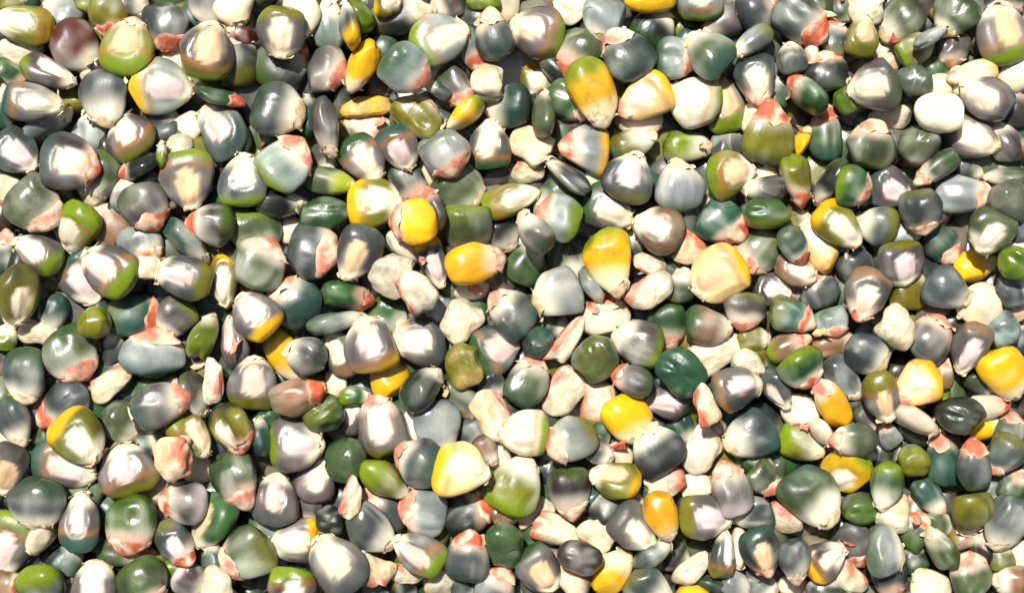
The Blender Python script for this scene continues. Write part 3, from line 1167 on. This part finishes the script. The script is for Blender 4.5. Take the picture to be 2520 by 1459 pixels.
def cap_geometry(b, k, rng):
    """ragged chaff on the tip, lifted a little off the hull, following the hull's own rings"""
    P, u, th, F = b['P'], b['u'], b['th'], b['F']
    tip, face = k['tip'], k['face']
    edge = {'p': 0.235, 'o': 0.235, 'l': 0.08}.get(tip, 0.12) * rng.uniform(0.85, 1.2)
    if face[0] == 'g': edge *= 0.78
    if face[0] == 'w': edge = 0.34 if tip in 'po' else 0.2
    Nn = normals(P, F)
    M = 36
    un = np.unique(u)
    lim = edge + 0.035
    rows = [0.0] + [r for r in np.linspace(0.012, edge + 0.05, 9)]
    s = math.sqrt(b['dims'][0] * b['dims'][1])
    ths = np.arange(M) / M * 2 * np.pi
    ring_u = un[1:-1]
    ringP = P[1:-1].reshape(len(ring_u), M, 3)
    ringN = Nn[1:-1].reshape(len(ring_u), M, 3)
    n1, n2 = Noise(rng, 2.0, 6), Noise(rng, 7.0, 7)
    circ = np.stack([np.cos(ths), np.sin(ths), np.zeros(M)], 1)
    wob = 0.030 * n1(circ * 1.6) + 0.022 * n2(circ * 1.2)
    # chaff runs further up the back of the kernel
    back = 0.045 * np.clip(-np.sin(ths), -0.6, 1) if face[0] != 'w' else 0
    ed = np.clip(edge + wob + back, 0.03, 0.5)
    V, C, Ro = [P[0] + Nn[0] * 0.018 * s], [], []
    base = TIP[tip]
    light = lin((252, 226, 190), 0.78)
    dark = TIP['o'] * 0.75 if tip in 'po' else lin((206, 168, 110), 0.74)
    rows_n = 8
    nn, nm = Noise(rng, 16.0), Noise(rng, 34.0)
    for r in range(1, rows_n + 1):
        fr = r / rows_n
        for j in range(M):
            uu = ed[j] * (fr ** 0.9)
            q = np.searchsorted(ring_u, uu)
            if q == 0:
                t = uu / ring_u[0]
                p = P[0] * (1 - t) + ringP[0, j] * t
                n = Nn[0] * (1 - t) + ringN[0, j] * t
            else:
                q = min(q, len(ring_u) - 1)
                t = (uu - ring_u[q - 1]) / (ring_u[q] - ring_u[q - 1])
                p = ringP[q - 1, j] * (1 - t) + ringP[q, j] * t
                n = ringN[q - 1, j] * (1 - t) + ringN[q, j] * t
            V.append(p + n * 0.0)
            V[-1] = (p, n, fr)
    p0 = P[0]
    Pn = np.array([v[0] for v in V[1:]]); Nv = np.array([v[1] for v in V[1:]]); fr = np.array([v[2] for v in V[1:]])
    q = Pn / s
    lift = s * (0.016 + 0.012 * nn(q) + 0.007 * nm(q)) * (0.5 + 0.8 * fr)
    lift = np.clip(lift, 0.004 * s, None)
    lift = np.where(fr > 0.99, lift * np.where(nm(q) > 0.4, 1.7, 0.35), lift)
    Vv = np.concatenate([[p0 + Nn[0] * 0.02 * s], Pn + Nv * lift[:, None]])
    qq = np.concatenate([[p0 / s], q])
    a, c = nn(qq * 0.8), nm(qq)
    C = base[None] * (0.95 + 0.10 * c)[:, None]
    C = C + (light - C) * (0.8 * sstep(-0.2, 1.0, a + 0.3 * c))[:, None]
    C = C + (dark - C) * (0.6 * sstep(0.2, 1.3, -a + 0.4 * c))[:, None]
    frc = np.concatenate([[0], fr])
    C = C + (light - C) * (0.45 * sstep(0.75, 1.0, frc))[:, None]
    Fc = []
    for j in range(M):
        Fc.append((0, 1 + (j + 1) % M, 1 + j, -1))
    for r in range(rows_n - 1):
        aa = 1 + r * M
        for j in range(M):
            kk = (j + 1) % M
            Fc.append((aa + j, aa + kk, aa + M + kk, aa + M + j))
    return Vv, Fc, np.clip(C, 0.01, 0.95), np.full(len(Vv), 0.62)

def link(name, me, parent=None):
    o = bpy.data.objects.new(name, me)
    COL.objects.link(o)
    if parent is not None:
        o.parent = parent
    return o

# ------------------------------------------------------------------ the table
def white_table():
    nx, ny = 60, 40
    xs_ = np.linspace(-0.6, 0.6, nx); ys_ = np.linspace(-0.45, 0.45, ny)
    V = np.array([(x, y, 0.0) for y in ys_ for x in xs_])
    F = [(j * nx + i, j * nx + i + 1, (j + 1) * nx + i + 1, (j + 1) * nx + i) for j in range(ny - 1) for i in range(nx - 1)]
    me = bpy.data.meshes.new('table_surface')
    me.from_pydata(V.tolist(), [], F)
    m = bpy.data.materials.new('white_laminate'); m.use_nodes = True
    t = m.node_tree
    bs = t.nodes['Principled BSDF']
    n = t.nodes.new('ShaderNodeTexNoise'); n.inputs['Scale'].default_value = 120; n.inputs['Detail'].default_value = 5
    r = t.nodes.new('ShaderNodeValToRGB')
    r.color_ramp.elements[0].color = (0.66, 0.66, 0.70, 1); r.color_ramp.elements[1].color = (0.76, 0.76, 0.80, 1)
    tc = t.nodes.new('ShaderNodeTexCoord')
    t.links.new(tc.outputs['Object'], n.inputs['Vector'])
    t.links.new(n.outputs['Fac'], r.inputs['Fac']); t.links.new(r.outputs[0], bs.inputs['Base Color'])
    bs.inputs['Roughness'].default_value = 0.5
    me.materials.append(m)
    o = link('table_surface', me)
    o['kind'] = 'structure'
    return o
white_table()

# ------------------------------------------------------------------ which kernels are single things, which belong to the mass
whole = [i for i in BUILT if KERNELS[i]['face'][0] != 'w']
chips = [i for i in BUILT if KERNELS[i]['face'][0] == 'w']
whole.sort(key=lambda i: -vis[i])
chips.sort(key=lambda i: -vis[i])
single = [i for i in whole[:300] if vis[i] > 60]
single_chips = [i for i in chips if vis[i] > 60]
rest = [i for i in BUILT if i not in set(single) and i not in set(single_chips)]

def place(i):
    """kernel frame: rotation, base point, local vertices"""
    b, k = BUILT[i], KERNELS[i]
    s = b['s']
    R = b['R']
    cen = -b['off'] * s + b['pos']                  # world place of the kernel's own origin
    Vw = (b['P'] * s) @ R.T + cen
    base = np.array([b['pos'][0], b['pos'][1], Vw[:, 2].min()])
    loc = (Vw - base) @ R
    return R, base, Vw, loc, cen

THINGS = {}
def build_thing(i):
    b, k = BUILT[i], KERNELS[i]
    rng = np.random.default_rng(90000 + i)
    R, base, Vw, loc, cen = place(i)
    chip = k['face'][0] == 'w'
    e = bpy.data.objects.new('kernel_fragment' if chip else 'corn_kernel', None)
    e.empty_display_size = 0.003
    COL.objects.link(e)
    e.location = base.tolist()
    e.rotation_euler = Matrix(R.tolist()).to_euler()
    shift = (cen - base) @ R
    Nn = normals(b['P'] * b['s'], b['F'])
    F = b['F']
    scar = chip and k['tip'] in 'po'
    fc = np.array([np.mean([b['sdv'][v] for v in f if v >= 0]) for f in F]) if (k['face'][0] == 'g' or scar) else None
    hull_mat = M_CHIP if chip else (M_SPOT if ('k' in k['face'] and k['code'][0] in 'YO') else M_HULL)
    if fc is not None:
        pair = (('flesh', fc >= 0.5, hull_mat), ('scar', fc < 0.5, M_TIP)) if scar else (('hull', fc >= 1.0, hull_mat), ('germ', fc < 1.0, M_GERM))
        for nm, keep, mt in pair:
            Fs, used = subset(F, keep, len(loc))
            if not Fs:
                continue
            me = make_mesh(nm, loc[used], Fs, b['C'][used], b['rough'][used], Nn[used], mt)
            link(nm, me, e)
    else:
        nm = 'flesh' if chip else 'hull'
        link(nm, make_mesh(nm, loc, F, b['C'], b['rough'], None, hull_mat), e)
    if not chip and k['face'][0] != 'e':
        Vc, Fc, Cc, Rc = cap_geometry(b, k, rng)
        o = link('tip_cap', make_mesh('tip_cap', Vc * b['s'] + shift, Fc, Cc, Rc, None, M_TIP), e)
    THINGS[i] = e
    return e
for i in single + single_chips:
    build_thing(i)

# the remaining, mostly hidden kernels as one mass
def mass():
    Vs, Fs, Cs, Rs, off = [], [], [], [], 0
    for V, F, C, r in FILL:
        Vs.append(V); Cs.append(C); Rs.append(r)
        Fs += [tuple(v + off if v >= 0 else -1 for v in f) for f in F]
        off += len(V)
    for i in rest:
        b, k = BUILT[i], KERNELS[i]
        R, base, Vw, loc, cen = place(i)
        Vs.append(Vw); Cs.append(b['C']); Rs.append(b['rough'])
        Fs += [tuple(v + off if v >= 0 else -1 for v in f) for f in b['F']]
        off += len(Vw)
        if k['face'][0] not in 'ew':
            Vc, Fc, Cc, Rc = cap_geometry(b, k, np.random.default_rng(90000 + i))
            Vs.append((Vc * b['s']) @ R.T + cen); Cs.append(Cc); Rs.append(Rc)
            Fs += [tuple(v + off if v >= 0 else -1 for v in f) for f in Fc]
            off += len(Vc)
    me = make_mesh('kernel_heap', np.concatenate(Vs), Fs, np.concatenate(Cs), np.concatenate(Rs), None, M_HULL)
    o = link('kernel_heap', me)
    o['kind'] = 'stuff'
    o['label'] = 'half hidden mixed corn kernels filling the gaps of the heap'
    o['category'] = 'corn kernels'
mass()

# ------------------------------------------------------------------ a loose thread of corn silk
def silk():
    pts_u = [(1391, 40, 0), (1400, 33, 0.0012), (1412, 27, 0.0016), (1424, 20, 0.0014), (1436, 14, 0.0016), (1446, 8, 0.002), (1459, 8, 0.0012)]
    P = []
    for x, y, dz in pts_u:
        X, Y, s = px(x, y, 0.015)
        ix, iy = int((X - HX0) / HC), int((Y - HY0) / HC)
        P.append(np.array([X, Y, H[ix - 3:ix + 4, iy - 3:iy + 4].max() + 0.0003]))
    P = np.array(P)
    P[1:-1, 2] = np.maximum(P[1:-1, 2], (P[:-2, 2] + P[2:, 2]) / 2)
    fine = []
    for a in range(len(P) - 1):
        p0, p1, p2, p3 = P[max(a - 1, 0)], P[a], P[a + 1], P[min(a + 2, len(P) - 1)]
        for t in np.linspace(0, 1, 6)[: 6 if a == len(P) - 2 else 5]:
            fine.append(0.5 * ((2 * p1) + (p2 - p0) * t + (2 * p0 - 5 * p1 + 4 * p2 - p3) * t * t + (3 * p1 - p0 - 3 * p2 + p3) * t ** 3))
    fine = np.array(fine)
    V, F = [], []
    m = 6
    for q, p in enumerate(fine):
        d = fine[min(q + 1, len(fine) - 1)] - fine[max(q - 1, 0)]
        d /= np.linalg.norm(d)
        s1 = np.cross(d, [0, 0, 1]); s1 /= np.linalg.norm(s1)
        s2 = np.cross(s1, d)
        r = 0.00013 * (1 - 0.5 * q / len(fine))
        for j in range(m):
            t = j / m * 2 * math.pi
            V.append(p + r * (math.cos(t) * s1 + math.sin(t) * s2))
        if q:
            for j in range(m):
                F.append(((q - 1) * m + j, (q - 1) * m + (j + 1) % m, q * m + (j + 1) % m, q * m + j))
    V = np.array(V)
    o = link('corn_silk', make_mesh('corn_silk', V - fine[0], F, np.tile(lin((236, 214, 160), 0.74), (len(V), 1)), np.full(len(V), 0.4), None, M_TIP))
    o.location = fine[0].tolist()
    o['label'] = 'thin pale thread of corn silk lying across kernels near the top edge'
    o['category'] = 'corn silk'
silk()

# ------------------------------------------------------------------ chaff: small papery flakes caught in the gaps
def chaff():
    rng = np.random.default_rng(77)
    Vs, Fs, Cs, off, n = [], [], [], 0, 0
    tries = 0
    while n < 24 and tries < 4000:
        tries += 1
        x, y = rng.uniform(-0.098, 0.098), rng.uniform(-0.057, 0.057)
        ix, iy = int((x - HX0) / HC), int((y - HY0) / HC)
        loc = H[ix - 14:ix + 15, iy - 14:iy + 15]
        h0 = H[ix - 1:ix + 2, iy - 1:iy + 2].max()
        if h0 > loc.mean() - 0.0004 or h0 < 0.004:
            continue
        L, W = rng.uniform(0.0006, 0.0015), rng.uniform(0.0004, 0.0009)
        a = rng.uniform(0, 6.28); tl = rng.normal(0, 0.35, 2)
        m = 7
        P = []
        for r in (0.0, 0.55, 1.0):
            for j in range(m):
                t = j / m * 6.283
                rr = r * (1 + (0.35 * rng.normal() if r == 1.0 else 0.1 * rng.normal()))
                px_, py_ = rr * math.cos(t) * L, rr * math.sin(t) * W
                P.append((px_, py_, 0.0005 * rng.normal() * r + 0.35 * px_ * px_ / L))
        P = np.array(P)
        ca, sa = math.cos(a), math.sin(a)
        X = P[:, 0] * ca - P[:, 1] * sa; Y = P[:, 0] * sa + P[:, 1] * ca
        Z = P[:, 2] + X * tl[0] + Y * tl[1]
        top = np.stack([X + x, Y + y, Z - Z.min() + h0 + 0.0001], 1)
        V = np.concatenate([top, top - np.array([0, 0, 0.00009])])
        q = 3 * m
        for s_, fl in ((0, 0), (q, 1)):
            for r in range(2):
                for j in range(m):
                    f = (s_ + r * m + j, s_ + (r + 1) * m + j, s_ + (r + 1) * m + (j + 1) % m, s_ + r * m + (j + 1) % m)
                    Fs.append(tuple(v + off for v in (f if not fl else f[::-1])))
        for j in range(m):
            Fs.append(tuple(v + off for v in (2 * m + j, q + 2 * m + j, q + 2 * m + (j + 1) % m, 2 * m + (j + 1) % m)))
        c0 = lin([(246, 226, 180), (224, 190, 132), (232, 158, 130), (216, 110, 76)][rng.choice(4, p=[.4, .3, .2, .1])], 0.74)
        Vs.append(V); Cs.append(np.tile(c0 * rng.uniform(0.8, 1.1), (len(V), 1)))
        off += len(V); n += 1
    V = np.concatenate(Vs)
    o = link('chaff', make_mesh('chaff', V, Fs, np.clip(np.concatenate(Cs), 0, .95), np.full(len(V), 0.6), None, M_TIP))
    o['kind'] = 'stuff'
    o['label'] = 'tiny cream and pinkish flakes of chaff caught between kernels'
    o['category'] = 'chaff'
chaff()

# ------------------------------------------------------------------ labels
CN = {'S': 'slate grey', 'K': 'blackish', 'G': 'green', 'T': 'teal green', 'L': 'lime green', 'O': 'olive', 'Y': 'yellow',
      'P': 'purplish grey', 'R': 'reddish brown', 'N': 'tan', 'B': 'dark brown', 'C': 'cream', 'A': 'pale grey', 'F': 'olive green',
      'M': 'grey green', 'W': 'whitish'}
RIM = {'L': 'lime', 'Y': 'yellow', 'T': 'teal', 'G': 'green', 'O': 'olive', 'S': 'slate', 'K': 'dark', 'N': 'tan', 'M': 'grey', 'A': 'pale', 'W': 'whitish', 'R': 'red', 'P': 'purplish', 'B': 'brown', 'F': 'green', 'C': 'cream'}
DIRS = ['up', 'up right', 'right', 'down right', 'down', 'down left', 'left', 'up left']
def clockdir(c):
    return DIRS[int(round((c % 12) / 12 * 8)) % 8]
def colour(k):
    s = CN[k['code'][0]]
    if len(k['code']) > 1:
        s += ' ' + RIM[k['code'][1]] + '-crowned'
    return s
def head(k):
    f = k['face'][0]
    if f == 'w':
        return {'o': 'orange-marked ', 'p': 'pink-marked '}.get(k['tip'], '') + CN[k['code'][0]] + ' kernel fragment'
    t = ''
    if f == 'g':
        s = colour(k) + ' kernel germ side up'
    elif f == 's':
        s = colour(k) + ' kernel on edge'
    elif f == 'e':
        return colour(k) + ' kernel showing its crown'
    else:
        s = colour(k) + ' kernel'
    if k['tip'] in 'po':
        t = ' ' + ('pink' if k['tip'] == 'p' else 'orange') + ' tip ' + clockdir(k['clk'])
    elif k['tip'] == 'c':
        t = ' tip ' + clockdir(k['clk'])
    return s + t
def place_words(k):
    x, y = k['x'] / 2520, k['y'] / 1459
    cx = ['at far left', 'at left', 'left of centre', 'at centre', 'right of centre', 'at right', 'at far right'][min(6, max(0, int(x * 7)))]
    ry = ['top', 'upper', 'middle', 'lower', 'bottom'][min(4, max(0, int(y * 5)))]
    return ry + ' part ' + cx
def where(k, q):
    dx, dy = k['x'] - q['x'], k['y'] - q['y']
    if abs(dx) > abs(dy):
        return 'right of' if dx > 0 else 'left of'
    return 'below' if dy > 0 else 'above'
def cut(s):
    return ' '.join(s.split()[:16])
allk = single + single_chips
cand = {}
for i in allk:
    k = KERNELS[i]
    near = sorted((q for q in allk if q != i), key=lambda q: math.hypot(KERNELS[q]['x'] - k['x'], KERNELS[q]['y'] - k['y']) - 0.01 * vis[q])[:6]
    h, p = head(k), place_words(k)
    hs = colour(k) + (' kernel' if k['face'][0] != 'w' else ' fragment')
    c = [h + ', ' + p]
    for q in near:
        n = KERNELS[q]
        nc = CN[n['code'][0]] + (' fragment' if n['face'][0] == 'w' else ' one')
        c.append(h + ' ' + where(k, n) + ' ' + nc + ', ' + p)
    for q in near:
        n = KERNELS[q]
        nc = CN[n['code'][0]] + (' fragment' if n['face'][0] == 'w' else ' one')
        c.append(hs + ' ' + where(k, n) + ' ' + nc + ', ' + p)
    # a near neighbour of a rare colour makes the best landmark
    pre = []
    for q in near:
        n = KERNELS[q]
        if n['code'][0] in 'YLGTRB' and n['code'][0] != k['code'][0] and n['face'][0] != 'w' and math.hypot(n['x'] - k['x'], n['y'] - k['y']) < 165:
            pre.append(h + ' ' + where(k, n) + ' ' + CN[n['code'][0]] + ' one, ' + p)
    c = pre + c
    cand[i] = [s for s in c if 4 <= len(s.split()) <= 16]
    assert cand[i], h
used = {}
# a head with its place that only one kernel has is enough; otherwise name a neighbour too
cnt0 = {}
for i in allk:
    for s in set(cand[i]):
        cnt0[s] = cnt0.get(s, 0) + 1
for i in sorted(allk, key=lambda i: -vis[i]):
    pick = next((s for s in cand[i] if cnt0[s] == 1 and s not in used), None)
    if pick is None:
        pick = next((s for s in cand[i] if s not in used), cand[i][-1])
    used[pick] = i
    e = THINGS[i]
    e['label'] = pick
    chip = KERNELS[i]['face'][0] == 'w'
    e['category'] = 'kernel fragment' if chip else 'corn kernel'
    e['group'] = 'broken and shrivelled kernels in the heap' if chip else 'corn kernels in the heap'
